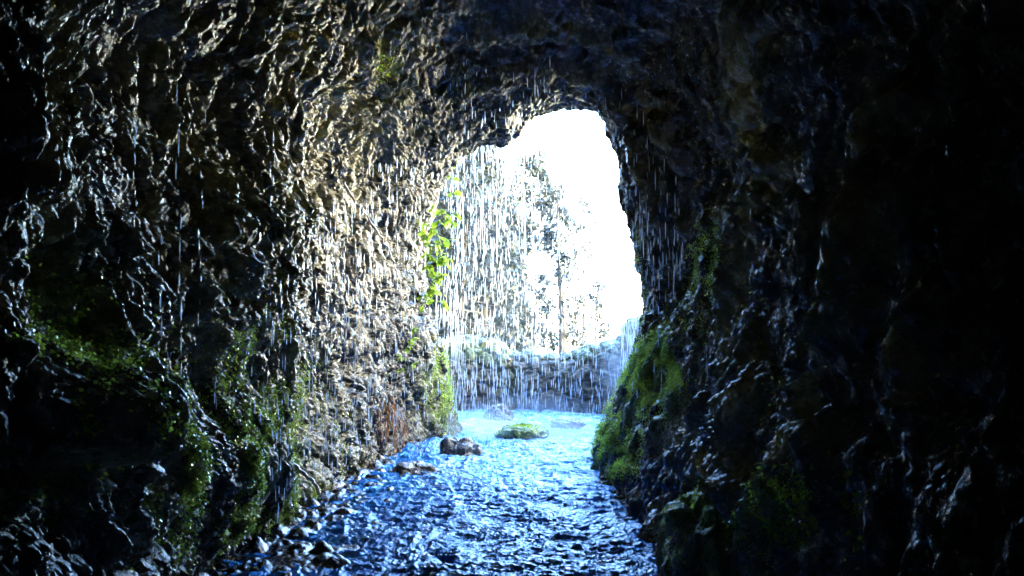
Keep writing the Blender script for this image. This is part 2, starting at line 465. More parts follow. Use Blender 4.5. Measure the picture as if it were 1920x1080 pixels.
def bounce_slope():  # unseen slope added to bounce warm sunlight onto the left wall
    us = np.linspace(0, 1, 260); vs = np.linspace(0, 1, 160)
    U, V_ = np.meshgrid(us, vs, indexing='ij')
    X_ = 4.6 + 16 * U + 9 * V_; Y_ = 9 + 46 * U - 2 * V_; z = -5 + 24 * V_
    p = np.stack([X_, Y_, z], -1); n = grid_normals(p).reshape(-1, 3); n *= np.sign(-n[:, 0:1]); q = p.reshape(-1, 3)
    q = q + n * (fbm(q * .4, 5, 4) * 1.0 + ridged(q * A([.8, .8, 1.6]), 4, 6) * .3)[:, None]
    k = NT('bounce_rock'); c = k.coord()
    k.l(k.ramp(k.noise(2, 6, .65, c), [(.3, (.25, .24, .13)), (.5, (.52, .48, .36)), (.7, (.62, .59, .48))]), k.b.inputs['Base Color'])
    k.b.inputs['Roughness'].default_value = .9
    tag(mesh_np('bounce_slope', q, grid_quads(260, 160), k.m), 'added unseen pale slope to the right outside, bouncing sun into the tunnel', kind='structure')
bounce_slope()

def streambed():
    xs = np.linspace(-2.7, 2.7, 700); ys = np.exp(np.linspace(math.log(2.2), math.log(13.6), 900))
    X_, Y_ = np.meshgrid(xs, ys, indexing='ij')
    p = np.stack([X_.ravel(), Y_.ravel(), np.zeros(X_.size)], -1)
    leftness = sstep(-.35, -1.6, p[:, 0] + .10 * (p[:, 1] - 5)) 
    base = -.075 + .10 * leftness + fbm(p * 1.3, 3, 5) * .05
    w1, w2, wi = worley(p * A([7, 6, 1]) + np.stack([fbm(p * 5, 2, 8)] * 3, -1) * .5, 3)
    v1, v2, vi = worley(p * A([17, 15, 1]), 13)
    h = np.sqrt(np.clip(.62 - w1, 0, 1)) * (.02 + .09 * wi ** 2) + np.sqrt(np.clip(.6 - v1, 0, 1)) * .03 * vi + fbm(p * 40, 2, 4) * .004
    p[:, 2] = base + h
    k = NT('wet_gravel'); c = k.coord()
    k.l(k.ramp(k.noise(9, 4, .6, c), [(.3, (.012, .012, .013)), (.5, (.03, .028, .03)), (.66, (.06, .055, .055)), (.72, (.07, .028, .02))]), k.b.inputs['Base Color'])
    k.l(k.ramp(k.noise(30, 2, .5, c), [(.3, (.06,) * 3), (.7, (.3,) * 3)]), k.b.inputs['Roughness'])
    k.b.inputs['Specular IOR Level'].default_value = .6
    k.l(k.bump(k.noise(90, 3, .6, c), .8, .006), k.b.inputs['Normal'])
    tag(mesh_np('streambed', p, grid_quads(len(xs), len(ys)), k.m), 'wet dark cobbles and gravel under the stream', kind='structure')
streambed()

def water():
    xs = np.linspace(-2.7, 2.7, 900); ys = np.exp(np.linspace(math.log(2.2), math.log(13.4), 1300))
    X_, Y_ = np.meshgrid(xs, ys, indexing='ij')
    p = np.stack([X_.ravel(), Y_.ravel(), np.zeros(X_.size)], -1)
    wq = np.stack([fbm(p * 2.2, 2, 30), fbm(p * 2.2, 2, 31), np.zeros(len(p))], -1)
    q = p + wq * .12
    chop = ridged(q * A([5.5, 8.5, 1]), 4, 7, .6)
    fine = fbm(q * A([22, 30, 1]), 3, 9)
    far = sstep(9.0, 10.2, p[:, 1])
    z = chop * .031 * (1 - .35 * far) + fine * .008 + fbm(p * A([1.6, 2.4, 1]), 2, 2) * .03
    # ring-shaped splashes and boils under the curtain of drops
    z += np.abs(fbm(p * A([30, 30, 1]), 2, 12)) * .022 * sstep(8.3, 9.3, p[:, 1])
    p[:, 2] = z
    fx, fy = pix(p)
    foam = np.zeros(len(p))
    for cx, cy, rx, ry, am in [(1040, 835, 110, 26, .6), (900, 800, 70, 22, .7), (860, 860, 60, 40, .35), (1000, 790, 150, 25, .35), (1110, 790, 40, 30, .5)]:
        foam = np.maximum(foam, am * np.exp(-(((fx - cx) / rx) ** 2 + ((fy - cy) / ry) ** 2)))
    foam = np.clip(foam * 1.0 + fbm(q * A([9, 14, 1]), 4, 19) * .9 * (foam > .03) , 0, 1)
    k = NT('stream_water'); c = k.coord()
    f = k.attr('foam')
    k.l(k.mix(k.math('MULTIPLY', f, k.ramp(k.noise(28, 4, .7, c), [(.35, (0,) * 3), (.62, (.9,) * 3)])), (.010, .12, .38), (.55, .62, .7)), k.b.inputs['Base Color'])  # blue base colour stands in for reflected sky
    k.l(k.math('ADD', k.math('MULTIPLY', f, .5), .04), k.b.inputs['Roughness'])
    k.b.inputs['IOR'].default_value = 1.33
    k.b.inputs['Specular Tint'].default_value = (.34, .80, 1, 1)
    k.b.inputs['Specular IOR Level'].default_value = .55
    h = k.math('ADD', k.noise(26, 3, .6, k.coord((1, 1.5, 1)), 1.2), k.math('MULTIPLY', k.noise(80, 2, .5, c), .3))
    k.l(k.bump(h, .7, .016), k.b.inputs['Normal'])
    tag(mesh_np('water', p, grid_quads(len(xs), len(ys)), k.m, attrs={'foam': foam}), 'shallow rippling stream tinted the blue of reflected sky on the tunnel floor', kind='structure')
water()

# ------------------------------------------------------------------ the low bank that closes the pool
def bank():
    us = np.linspace(-4.2, 4.2, 700)
    prof = [(0, -.3), (.03, 0), (.08, .3), (.16, .6), (.28, .84), (.42, .95), (.62, 1.0), (.9, .98), (1.3, .8), (2.0, .1), (2.6, -1.6)]
    t = np.linspace(0, 1, 260); pt = np.linspace(0, 1, len(prof))
    oy = np.interp(t, pt, [a for a, b in prof]); oz = np.interp(t, pt, [b for a, b in prof])
    U, T = np.meshgrid(us, np.arange(len(t)), indexing='ij')
    top = np.interp(us, [-4.2, -1.2, -.3, 0, .95, 1.4, 1.75, 1.95, 4.2], [1.25, 1.17, 1.13, .90, .88, 1.02, 1.14, 1.5, 1.8])
    Yc = 12.9 - .22 * us ** 2
    p = np.stack([U, Yc[:, None] + oy[T], oz[T] * np.where(oz[T] > 0, top[:, None], 1)], -1)
    n = grid_normals(p); n *= np.sign((n * A([0, -1, .6])).sum(-1, keepdims=True))
    q = p.reshape(-1, 3); n = n.reshape(-1, 3)
    w1, w2, wi = worley(q * A([3.4, 3, 4.5]), 3)
    qq = np.stack([q[:, 0] * .7 + q[:, 2] * 1.2, q[:, 1], q[:, 2] * 2.6 - q[:, 0] * 1.1], -1)
    dd = np.minimum(w2 - w1, .3) * .16 + wi * .05 + fbm(q * 1.4, 3, 3) * .08 + ridged(qq * 5, 3, 5) * .02 + fbm(q * 25, 2, 3) * .01
    q = q + n * dd[:, None]
    o = mesh_np('stone_bank', q, grid_quads(len(us), len(t)), M['bank'], attrs={'tan': np.full(len(q), .15), 'moss': np.clip(sstep(.72, .95, q[:, 2]) * .9 + fbm(q * 2, 3, 9) * .7 - .1, 0, 1) * .5, 'painted_dark': np.full(len(q), .7)})
    tag(o, 'low curved bank of wet grey stone with mossy top behind the pool', 'stone bank')
M['bank'] = rock_material('bank_stone', 0.35)
bank()

# ------------------------------------------------------------------ leaves
def rot_frames(d, roll):
    d = d / (np.linalg.norm(d, axis=1, keepdims=True) + 1e-9)
    up = np.where(np.abs(d[:, 2:3]) > .95, A([[1., 0, 0]]), A([[0., 0, 1.]]))
    s = np.cross(d, up); s /= np.linalg.norm(s, axis=1, keepdims=True) + 1e-9
    n = np.cross(s, d)
    c, sn = np.cos(roll)[:, None], np.sin(roll)[:, None]
    return d, s * c + n * sn, n * c - s * sn
LEAF_V = A([(0, 0, 0), (.34, .30, .08), (.70, .26, .06), (1, 0, -.08), (.70, -.26, .06), (.34, -.30, .08), (.36, 0, 0), (.7, 0, -.02)])
LEAF_Q = A([(0, 6, 1, 1), (6, 7, 2, 1), (7, 3, 2, 2), (0, 5, 6, 6), (6, 5, 4, 7), (7, 4, 3, 3)])
LEAF_T = A([(0, 6, 1), (6, 7, 2), (6, 2, 1), (7, 3, 2), (0, 5, 6), (6, 5, 4), (6, 4, 7), (7, 4, 3)])
LEAF_S = (A([(0, 0, 0), (.5, .3, .06), (1, 0, 0), (.5, -.3, .06)]), A([(0, 1, 2), (0, 2, 3)]))
def leaves(pos, d, size, roll, simple=False):
    V0, T0 = LEAF_S if simple else (LEAF_V, LEAF_T)
    d, s, n = rot_frames(d, roll)
    V = pos[:, None] + size[:, None, None] * (V0[None, :, 0:1] * d[:, None] + V0[None, :, 1:2] * s[:, None] + V0[None, :, 2:3] * n[:, None])
    T = T0[None] + (np.arange(len(pos)) * len(V0))[:, None, None]
    return V.reshape(-1, 3), T.reshape(-1, 3)
rng = np.random.default_rng(5)

def leaf_material(name, c1, c2, rough=.35, trans=.4, scale=9):
    k = NT(name); c = k.coord()
    col = k.ramp(k.noise(scale, 3, .6, c), [(.35, c1), (.62, c2)])
    k.l(col, k.b.inputs['Base Color']); k.b.inputs['Roughness'].default_value = rough
    tr = k.n('ShaderNodeBsdfTranslucent'); k.l(col, tr.inputs[0])
    mx = k.n('ShaderNodeMixShader'); mx.inputs[0].default_value = trans
    k.l(k.b.outputs[0], mx.inputs[1]); k.l(tr.outputs[0], mx.inputs[2]); k.l(mx.outputs[0], k.out.inputs[0])
    return k.m
M['leaf'] = leaf_material('tree_leaf', (.012, .018, .016), (.032, .042, .034), .6, .12, 2)
M['fern'] = leaf_material('hanging_leaf', (.10, .20, .015), (.30, .42, .04), .35, .5)
M['ivy'] = leaf_material('creeper_leaf', (.08, .15, .015), (.34, .45, .07), .13, .2, 14)
M['moss'] = leaf_material('moss_leaf', (.07, .14, .006), (.38, .50, .04), .4, .5, 5)
k = NT('bark'); k.l(k.ramp(k.noise(12, 4, .6, k.coord((1, 1, .2))), [(.3, (.03, .025, .02)), (.7, (.13, .11, .09))]), k.b.inputs['Base Color']); k.b.inputs['Roughness'].default_value = .9
M['bark'] = k.m

def tube(path, r, sides=8):
    path = A(path, float); r = np.broadcast_to(A(r, float), (len(path),))
    t = np.gradient(path, axis=0); t /= np.linalg.norm(t, axis=1, keepdims=True) + 1e-9
    _, s, n = rot_frames(t, np.zeros(len(path)))
    a = np.linspace(0, 2 * np.pi, sides, endpoint=False)
    V = path[:, None] + r[:, None, None] * (np.cos(a)[None, :, None] * s[:, None] + np.sin(a)[None, :, None] * n[:, None])
    return V.reshape(-1, 3), grid_quads(len(path), sides, True)
def join(parts):
    V, Q, o = [], [], 0
    for v_, q_ in parts: V.append(v_); Q.append(q_ + o); o += len(v_)
    return np.concatenate(V), np.concatenate(Q)

def tree(px_, Yd, zb, H, r0, label, crown=(.35, 1.0), spread=2.2, n_br=26, per=70, leaf=.16, lean=0):
    x0 = at(px_, 600, Yd)[0]
    root = empty('tree', (x0, Yd, zb))
    t = np.linspace(0, 1, 14)
    ph = rng.uniform(0, 6, 2)
    path = np.stack([lean * t * H + .12 * np.sin(t * 5 + ph[0]) * t, .12 * np.sin(t * 4 + ph[1]) * t, t * H], -1)
    parts = [tube(path, r0 * (1 - t) ** .8 + .01)]
    LP, LD = [], []
    for i in range(n_br):
        f = crown[0] + (crown[1] - crown[0]) * (i + rng.uniform()) / n_br
        b = A([np.interp(f, t, path[:, c]) for c in range(3)])
        az = rng.uniform(0, 2 * np.pi); L = spread * rng.uniform(.45, 1.1) * (1 - .55 * ((f - crown[0]) / (crown[1] - crown[0])) ** 1.5)
        el = rng.uniform(-.1, .6)
        dirn = A([math.cos(az) * math.cos(el), math.sin(az) * math.cos(el), math.sin(el)])
        u = np.linspace(0, 1, 6)
        bp = b + dirn * L * u[:, None] + A([0, 0, -1]) * (u ** 2 * .25 * L)[:, None] + rng.normal(0, .04 * L, (6, 3)) * u[:, None]
        parts.append(tube(bp, r0 * .28 * (1 - f * .5) * (1 - u) + .006, 5))
        for _ in range(rng.integers(2, 5)):
            s = rng.uniform(.35, 1); q0 = A([np.interp(s, u, bp[:, c]) for c in range(3)])
            dd = rng.normal(0, 1, 3); dd[2] *= .6; q1 = q0 + dd / np.linalg.norm(dd) * rng.uniform(.25, .7) * L * .4
            parts.append(tube([q0, (q0 + q1) / 2 + rng.normal(0, .03, 3), q1], [.012, .009, .004], 4))
            nl = int(per * rng.uniform(.4, 1.4) / 3)
            c = q0 + (q1 - q0) * rng.uniform(.3, 1.15, (nl, 1)) + rng.normal(0, .16, (nl, 3)) * (.5 + .3 * L)
            LP.append(c); LD.append(rng.normal(0, 1, (nl, 3)) + A([0, 0, -.5]))
    V, Q = join(parts)
    mesh_np('trunk', V, Q, M['bark'], root)
    LP = np.concatenate(LP); LD = np.concatenate(LD)
    V, T = leaves(LP, LD, leaf * rng.uniform(.6, 1.3, len(LP)), rng.uniform(0, 6.3, len(LP)), True)
    mesh_np('crown', V, T, M['leaf'], root, smooth=False)
    tag(root, label, 'tree', 'trees beyond the stone bank')
    return root
hill()
TREES = [
    (1002, 24, -2.2, 8.9, .06, 'dense dark crown high in the left half of the view above the white gap', dict(crown=(.68, 1), spread=1.5, n_br=36, per=150, lean=0)),
    (905, 21, -2.0, 8.9, .12, 'tall dark leafy tree filling the upper left of the mouth', dict(crown=(.4, 1), spread=1.5, n_br=44, per=130)),
    (1052, 22, -2.0, 7.4, .14, 'tall tree with the thickest dark trunk, right of the middle beyond the bank', dict(crown=(.35, 1), spread=1.0, n_br=30)),
    (983, 25, -2.4, 6.6, .07, 'slender bare-stemmed tree in the white gap left of the thick trunk', dict(crown=(.55, 1), spread=.9, n_br=14)),
    (1017, 31, -3.0, 6.4, .06, 'small thin sapling between the thick trunk and the slender stem', dict(crown=(.6, 1), spread=.9, n_br=10)),
    (928, 19, -1.8, 6.4, .09, 'bushy tree behind the rain curtain at the left of the view', dict(crown=(.25, 1), spread=1.3, n_br=34, per=80)),
    (868, 17, -1.6, 6.2, .10, 'dense tree nearest the left edge of the tunnel mouth', dict(crown=(.3, 1), spread=1.3, n_br=34, per=80)),
    (1120, 30, -3.0, 6.4, .07, 'low leafy tree at the right edge of the grove', dict(crown=(.3, .95), spread=1.3, n_br=20)),
    (1092, 34, -3.2, 10.5, .10, 'tall far tree whose top stands against the white sky', dict(crown=(.6, 1), spread=1.1, n_br=24, per=70)),
    (780, 20, -1.9, 9, .12, 'leafy tree half hidden by the left wall of the mouth', dict(crown=(.25, 1), spread=1.6, n_br=26)),
]
for a, b, c, d_, e, lb, kw in TREES: tree(a, b, c, d_, e, lb, **kw)

# ------------------------------------------------------------------ plants on the tunnel walls
WP = WALL['P'].reshape(-1, 3); WN = N.reshape(-1, 3); wpx = WALL['px'].ravel(); wpy = WALL['py'].ravel()
dYv = np.repeat(np.gradient(v) * 9.5, NT_); area = np.abs(dYv) * np.repeat(1, len(dYv)) * (rad * np.gradient(th)[None, :]).ravel()
def wall_pick(weight, n):
    pr = weight * area; pr = pr / pr.sum()
    i = rng.choice(len(pr), n, p=pr)
    return i
def px_region(bl, noise_scale=2.5, seed=5, thr=-.1):
    r = np.zeros(len(WP))
    for cx, cy, rx, ry, am in bl: r = np.maximum(r, am * np.exp(-(((wpx - cx) / rx) ** 2 + ((wpy - cy) / ry) ** 2) ** 1.5))
    r *= sstep(thr, thr + .25, fbm(WP * noise_scale, 3, seed)) * (WP[:, 1] > 1) * (WP[:, 2] > .02)
    return r
def cover(name, bl, n, size, mat, label, cat, off=.03, seed=5, thr=-.1, ns=2.5, simple=False, droop=.6):
    i = wall_pick(px_region(bl, ns, seed, thr), n)
    pos = WP[i] + WN[i] * rng.uniform(0, off, (n, 1)) + rng.normal(0, size * .5, (n, 3))
    d = WN[i] * .7 + rng.normal(0, .6, (n, 3)) + A([0, 0, -droop])
    V, T = leaves(pos, d, size * rng.uniform(.5, 1.3, n), rng.normal(0, .9, n), simple)
    tag(mesh_np(name, V, T, mat, smooth=False), label, cat, kind='stuff')
cover('creeper', [(380, 850, 190, 150, 1), (60, 740, 170, 180, .9), (470, 930, 110, 110, 1.2), (150, 690, 120, 60, .8), (470, 640, 60, 80, .25)], 32000, .0175, M['ivy'],
      'small glossy green leaves creeping over the lower left rock wall', 'creeper', thr=-.15, ns=3.2)
cover('moss_cover', [(1235, 690, 60, 60, 1.1), (1190, 740, 60, 60, 1), (1150, 840, 45, 50, 1.5), (1290, 640, 30, 60, .4), (1200, 560, 14, 100, .35), (1330, 500, 30, 80, .2), (1460, 960, 90, 70, .35)], 34000, .016, M['moss'],
      'bright green moss on the lower right rock wall beside the stream', 'moss', off=.05, thr=-.2, ns=4, simple=True)
cover('moss_fringe', [(830, 730, 35, 70, 1.2), (845, 790, 30, 40, .6), (720, 110, 25, 50, .4), (560, 760, 30, 80, .5)], 5000, .02, M['moss'],
      'yellow green moss hanging on the left side of the mouth', 'moss', off=.06, thr=-.3, ns=4, simple=True)
cover('leaf_specks', [(1530, 960, 90, 90, 1), (1380, 940, 60, 60, .4), (1440, 700, 60, 160, .3), (1800, 780, 40, 60, .3)], 900, .022, M['ivy'],
      'sparse small green leaves on the black rock at the lower right', 'creeper', off=.03, thr=-.1, ns=4)

def hanging_plant(name, pts, Yd, n_leaf, size, spread, label):
    P0 = A([at(x, y, Yd) for x, y in pts]); base = P0[0].copy()
    root = empty(name, base)
    q = P0 - base
    u = np.linspace(0, 1, 24); uu = np.linspace(0, 1, len(q))
    path = np.stack([np.interp(u, uu, q[:, c]) for c in range(3)], -1) + rng.normal(0, .006, (24, 3))
    parts = [tube(path, np.linspace(.006, .003, 24), 5)]
    pos, dr = [], []
    nb = max(3, n_leaf // 5)
    for k_ in range(nb):
        s = (k_ + .5) / nb; b = A([np.interp(s, u, path[:, c]) for c in range(3)])
        dd = A([rng.normal(.25, .7), rng.normal(-.35, .5), rng.normal(-.1, .5)]); dd /= np.linalg.norm(dd)
        L = spread * rng.uniform(.4, 1)
        e = b + dd * L; mid = (b + e) / 2 + A([0, 0, .02])
        parts.append(tube([b, mid, e], [.003, .0025, .0015], 4))
        for _ in range(5):
            t = rng.uniform(.3, 1.05); pos.append(b + dd * L * t); dr.append(dd * .5 + rng.normal(0, .6, 3) + A([0, 0, -.5]))
    V, Q = join(parts); mesh_np('stem', V, Q, M['bark'], root)
    V, T = leaves(A(pos), A(dr), size * rng.uniform(.6, 1.25, len(pos)), rng.normal(0, .5, len(pos)))
    mesh_np('foliage', V, T, M['fern'], root, smooth=False)
    tag(root, label, 'plant', 'leafy plants hanging at the left of the mouth')
hanging_plant('hanging_plant', [(838, 385), (822, 420), (806, 450), (815, 490), (805, 530), (803, 570)], 10.1, 210, .115, .30, 'largest bright green leafy plant hanging across the left edge of the mouth')
hanging_plant('hanging_plant', [(772, 610), (768, 650), (765, 672), (764, 700)], 9.0, 36, .075, .10, 'small sprig of green leaves on the rock below the large hanging plant')
hanging_plant('hanging_plant', [(862, 300), (850, 320), (845, 345)], 10.6, 30, .07, .12, 'thin tuft of leaves high on the left edge of the mouth')

k = NT('orange_root'); k.b.inputs['Base Color'].default_value = (.42, .17, .04, 1); k.b.inputs['Roughness'].default_value = .4; M['root_orange'] = k.m
k = NT('pale_root'); k.l(k.ramp(k.noise(30, 3, .6, k.coord()), [(.3, (.10, .085, .07)), (.7, (.32, .28, .23))]), k.b.inputs['Base Color']); k.b.inputs['Roughness'].default_value = .3; M['root_pale'] = k.m
def rootlets(name, cx, cy, w_, h_, Yd, n, r, mat, label, cat):
    parts = []
    for _ in range(n):
        x = cx + rng.normal(0, w_); y0 = cy + rng.normal(0, h_ * .25); L = h_ * rng.uniform(.4, 1)
        ys = np.linspace(0, 1, 9); xx = x + np.cumsum(rng.normal(0, w_ * .18, 9))
        p = A([at(a, y0 + L * b, Yd) for a, b in zip(xx, ys)]); p[:, 1] += np.cumsum(rng.normal(0, .012, 9))
        parts.append(tube(p, np.linspace(r, r * .4, 9), 5))
    V, Q = join(parts)
    tag(mesh_np(name, V, Q, mat), label, cat)
rootlets('root_tuft', 733, 760, 12, 70, 8.2, 26, .006, M['root_orange'], 'tuft of thin orange roots hanging low on the left wall', 'roots')
rootlets('root_tuft', 765, 800, 22, 60, 8.6, 30, .005, M['root_pale'], 'pale straggling roots right of the orange roots, above the water', 'roots')
def branch(pts, Ys, r, label):
    p = A([at(x, y, Y_) for (x, y), Y_ in zip(pts, Ys)])
    u = np.linspace(0, 1, 30); uu = np.linspace(0, 1, len(p))
    q = np.stack([np.interp(u, uu, p[:, c]) for c in range(3)], -1) + rng.normal(0, .006, (30, 3))
    V, Q = tube(q, r * (1 - .5 * u) * (1 + .25 * rng.normal(0, 1, 30).clip(-1, 1)), 8)
    tag(mesh_np('bare_root', V, Q, M['root_pale']), label, 'root', 'bare roots at the foot of the left wall')
branch([(553, 690), (545, 760), (536, 810), (531, 860)], [5.5, 5.5, 5.5, 5.45], .016, 'upright bare root against the dark hollow at the foot of the left wall')
branch([(531, 858), (560, 880), (590, 905), (602, 935)], [5.45, 5.5, 5.5, 5.5], .018, 'bare root slanting down to the water from the upright one')
branch([(640, 340), (690, 410), (735, 480), (748, 540)], [7.0, 7.3, 7.6, 7.7], .014, 'thin pale root slanting down the upper left wall')

# ------------------------------------------------------------------ boulders
def boulder(cx, base_py, wpx_, hpx_, dz, seed, label, mat='rock', moss=.0, flat=.8, tan=0., Yd=None):
    Yd = Yd or CAMZ * F / (base_py - 600)
    c = at(cx, base_py, Yd); rx = wpx_ / F * Yd / 2; rz = hpx_ / F * Yd
    n = 110
    a = np.linspace(0, 2 * np.pi, 2 * n, endpoint=False); b = np.linspace(-1.5, 1.57, n)
    Aa, B = np.meshgrid(a, b, indexing='ij')
    S = np.stack([np.cos(Aa) * np.cos(B), np.sin(Aa) * np.cos(B), np.sin(B)], -1).reshape(-1, 3)
    w1, w2, wi = worley(S * 1.6 + seed, 3)
    f = 1 + fbm(S * 1.2 + seed, 3, 3) * .35 + ridged(S * 2.3 + seed, 4, 9) * .10 + np.minimum(w2 - w1, .3) * .35 + fbm(S * 14 + seed, 3, 5) * .02
    V = S * f[:, None] * A([rx, rx * flat, rz])
    Q = grid_quads(2 * n, n); i = np.arange(n - 1)
    Q = np.concatenate([Q, np.stack([(2 * n - 1) * n + i, (2 * n - 1) * n + i + 1, i + 1, i], -1)])
    o = mesh_np('boulder', V, Q, M[mat], attrs={'tan': np.full(len(V), tan), 'moss': np.clip(moss * (sstep(-.2, .5, S[:, 2]) + .5 * fbm(S * 4, 3, 2)), 0, 1)})
    o.location = (c[0], Yd, c[2] + dz)
    tag(o, label, 'boulder')
    return V + A(o.location), S
def tuft(V, S, n, size, label):
    sel = np.where(S[:, 2] > .25)[0]; i = rng.choice(sel, n)
    d = S[i] * .8 + rng.normal(0, .4, (n, 3)) + A([0, 0, .2])
    v_, t_ = leaves(V[i], d, size * rng.uniform(.5, 1.3, n), rng.uniform(0, 6, n), True)
    tag(mesh_np('moss_cushion', v_, t_, M['moss'], smooth=False), label, 'moss', kind='stuff')
V, S = boulder(980, 822, 84, 24, 0, 3, 'rounded moss-topped boulder standing in the bright pool', moss=1.0, tan=.3)
tuft(V, S, 1500, .022, 'green moss on top of the rounded boulder in the pool')
boulder(868, 846, 84, 44, -.12, 11, 'dark wet boulder in the splashing water left of the mossy boulder')
boulder(782, 884, 104, 44, -.15, 19, 'flat dark rock at the left edge of the stream below the roots')
boulder(935, 784, 62, 34, -.10, 27, 'pale stone under the rain curtain at the foot of the bank', mat='bank', tan=.2)
boulder(1062, 800, 60, 14, 0, 35, 'low dark stone just breaking the pool right of the mossy boulder')
V, S = boulder(1335, 1085, 205, 160, 0, 51, 'large dark boulder with a green mossy edge at the bottom right of the stream', moss=.7, Yd=4.35, flat=1.2)
tuft(V, S, 3000, .014, 'thin moss along the crest of the large dark boulder at the bottom right')
boulder(1290, 1010, 90, 30, 0, 47, 'wet blue-lit stone between the stream and the large dark boulder', Yd=5.2)
rs = np.random.default_rng(9)
for cx, by in [(640, 985), (700, 1010), (590, 1040), (835, 985), (735, 935), (1150, 1035), (1010, 1050), (830, 1062), (1130, 960), (690, 905)]: pass

# ------------------------------------------------------------------ falling water
k = NT('falling_water'); k.b.inputs['Base Color'].default_value = (.58, .66, .74, 1); k.b.inputs['Roughness'].default_value = .12
k.b.inputs['IOR'].default_value = 1.33; k.b.inputs['Transmission Weight'].default_value = .35
tr = k.n('ShaderNodeBsdfTranslucent'); tr.inputs[0].default_value = (.5, .58, .66, 1)
mx = k.n('ShaderNodeMixShader'); mx.inputs[0].default_value = .45
k.l(k.b.outputs[0], mx.inputs[1]); k.l(tr.outputs[0], mx.inputs[2]); k.l(mx.outputs[0], k.out.inputs[0])
M['drop'] = k.m
def drop_mesh(sides=6, rows=7):
    t = np.linspace(0, 1, rows); r = np.sin(np.pi * t ** 1.25) ** .6; r[0] = r[-1] = .02
    a = np.linspace(0, 2 * np.pi, sides, endpoint=False)
    V = np.stack([r[:, None] * np.cos(a), r[:, None] * np.sin(a), np.repeat((.5 - t)[:, None], sides, 1)], -1)
    return V.reshape(-1, 3), grid_quads(rows, sides, True)
DV, DQ = drop_mesh()
def ceil_z(x, y):
    """height of the rock over a point of the tunnel"""
    vi = np.clip(np.searchsorted(v, y / y_mouth(np.clip(x, -1.6, 1.8))), 0, NV - 1)
    col = G2[vi]; half = col[:, NT_ // 4: NT_ * 3 // 4]
    return np.array([h[np.argmin(np.abs(h[:, 0] - xx)), 2] for h, xx in zip(half, x)])
drops = []      # x, y, z, length, radius
def column(px_, Yd, y0, y1, n, L, r, jit=2.0):
    for c_ in range(n):
        x_, y_ = px_ + rng.normal(0, jit), y0 + (y1 - y0) * (c_ + rng.uniform(0, .7)) / n
        p = at(x_, y_, Yd + rng.normal(0, .05))
        drops.append((*p, L * rng.uniform(.5, 1.4), r * rng.uniform(.6, 1.25)))
def spray(x0, x1, y0, y1, Y0, Y1, n, L, r):
    for _ in range(n):
        Yd = rng.uniform(Y0, Y1); p = at(rng.uniform(x0, x1), rng.uniform(y0, y1), Yd)
        drops.append((*p, L * rng.uniform(.4, 1.5), r * rng.uniform(.5, 1.3)))
for c in [(240, 3.6, 420, 720, 7, .07, .0035), (253, 3.6, 230, 500, 9, .07, .0035), (300, 3.3, 430, 640, 4, .09, .0036), (335, 3.3, 170, 340, 3, .11, .004), (338, 3.3, 400, 720, 6, .09, .0036),
          (312, 3.3, 680, 730, 3, .1, .004), (375, 4.0, 280, 620, 10, .07, .004), (405, 4.2, 700, 770, 4, .06, .003), (510, 4.8, 250, 660, 14, .10, .0045), (520, 4.8, 700, 1000, 9, .08, .003),
          (470, 4.6, 690, 760, 3, .07, .004), (345, 3.6, 730, 790, 4, .08, .0035), (372, 3.8, 900, 1000, 3, .06, .003), (228, 3.4, 990, 1040, 2, .06, .003),
          (1192, 7.6, 110, 620, 22, .12, .005), (1203, 7.4, 180, 420, 14, .13, .006), (1215, 7.2, 180, 520, 14, .12, .005), (1225, 7.2, 140, 620, 14, .12, .005), (1237, 7.0, 200, 700, 16, .12, .005),
          (1250, 6.9, 200, 880, 22, .14, .0055), (1264, 6.8, 330, 860, 18, .15, .0055), (1272, 6.7, 380, 700, 7, .14, .005), (1240, 6.4, 700, 970, 10, .14, .004), (1197, 7.0, 700, 900, 8, .13, .004), (1205, 6.6, 760, 860, 5, .12, .004),
          (1325, 5.0, 660, 700, 2, .08, .004), (1333, 4.6, 920, 970, 2, .09, .004), (1324, 5.2, 640, 700, 2, .1, .003), (1617, 3.4, 20, 60, 1, .08, .002), (1168, 8.2, 180, 210, 2, .1, .004),
          (1008, 7.6, 30, 210, 7, .16, .005), (1022, 7.6, 20, 190, 7, .12, .005), (910, 7.8, 60, 140, 4, .1, .005), (870, 7.8, 130, 260, 6, .1, .004), (852, 8.0, 40, 110, 3, .1, .004), (978, 8.2, 110, 240, 6, .1, .004), (930, 8.6, 150, 240, 6, .13, .004)]:
    column(*c)
spray(560, 700, 380, 880, 5.9, 6.6, 330, .10, .0040)
spray(690, 800, 300, 800, 7.2, 8.0, 200, .11, .0042)
spray(430, 560, 460, 960, 4.6, 5.2, 110, .08, .0035)
spray(830, 1190, 20, 260, 7.2, 8.4, 130, .09, .0048)
spray(1180, 1300, 450, 900, 6.4, 7.6, 110, .12, .0045)
spray(1180, 1275, 120, 520, 6.8, 7.8, 60, .11, .005)
spray(700, 860, 560, 830, 8.4, 9.0, 60, .13, .004)
n_near = len(drops)
order = sorted(range(n_near), key=lambda i: -drops[i][3] * drops[i][4] / drops[i][1] ** 2)
single = order[:300]; rest = order[300:]
dm = None
for i in single:
    x_, y_, z_, L, r = drops[i]
    if dm is None:
        o = mesh_np('water_drop', DV, DQ, M['drop']); dm = o
    else:
        o = dm.copy(); C.objects.link(o)
    o.location = (x_, y_, z_); o.scale = (r, r, L)
    tag(o, ('long thick drop falling close to the camera in front of the dark left wall hollow' if y_ < 4.3 else 'drop falling before the glistening tan and grey left wall' if x_ < -.75
        else 'drop falling under the dark roof arch above the mouth' if z_ > 3.5 and x_ < 1.0 else 'drop falling in line down the dark right side of the mouth' if x_ > .8 else 'drop falling near the left edge of the mouth'),
        'water drop', 'drops falling inside the tunnel')
D = [drops[i] for i in rest]
drops = []
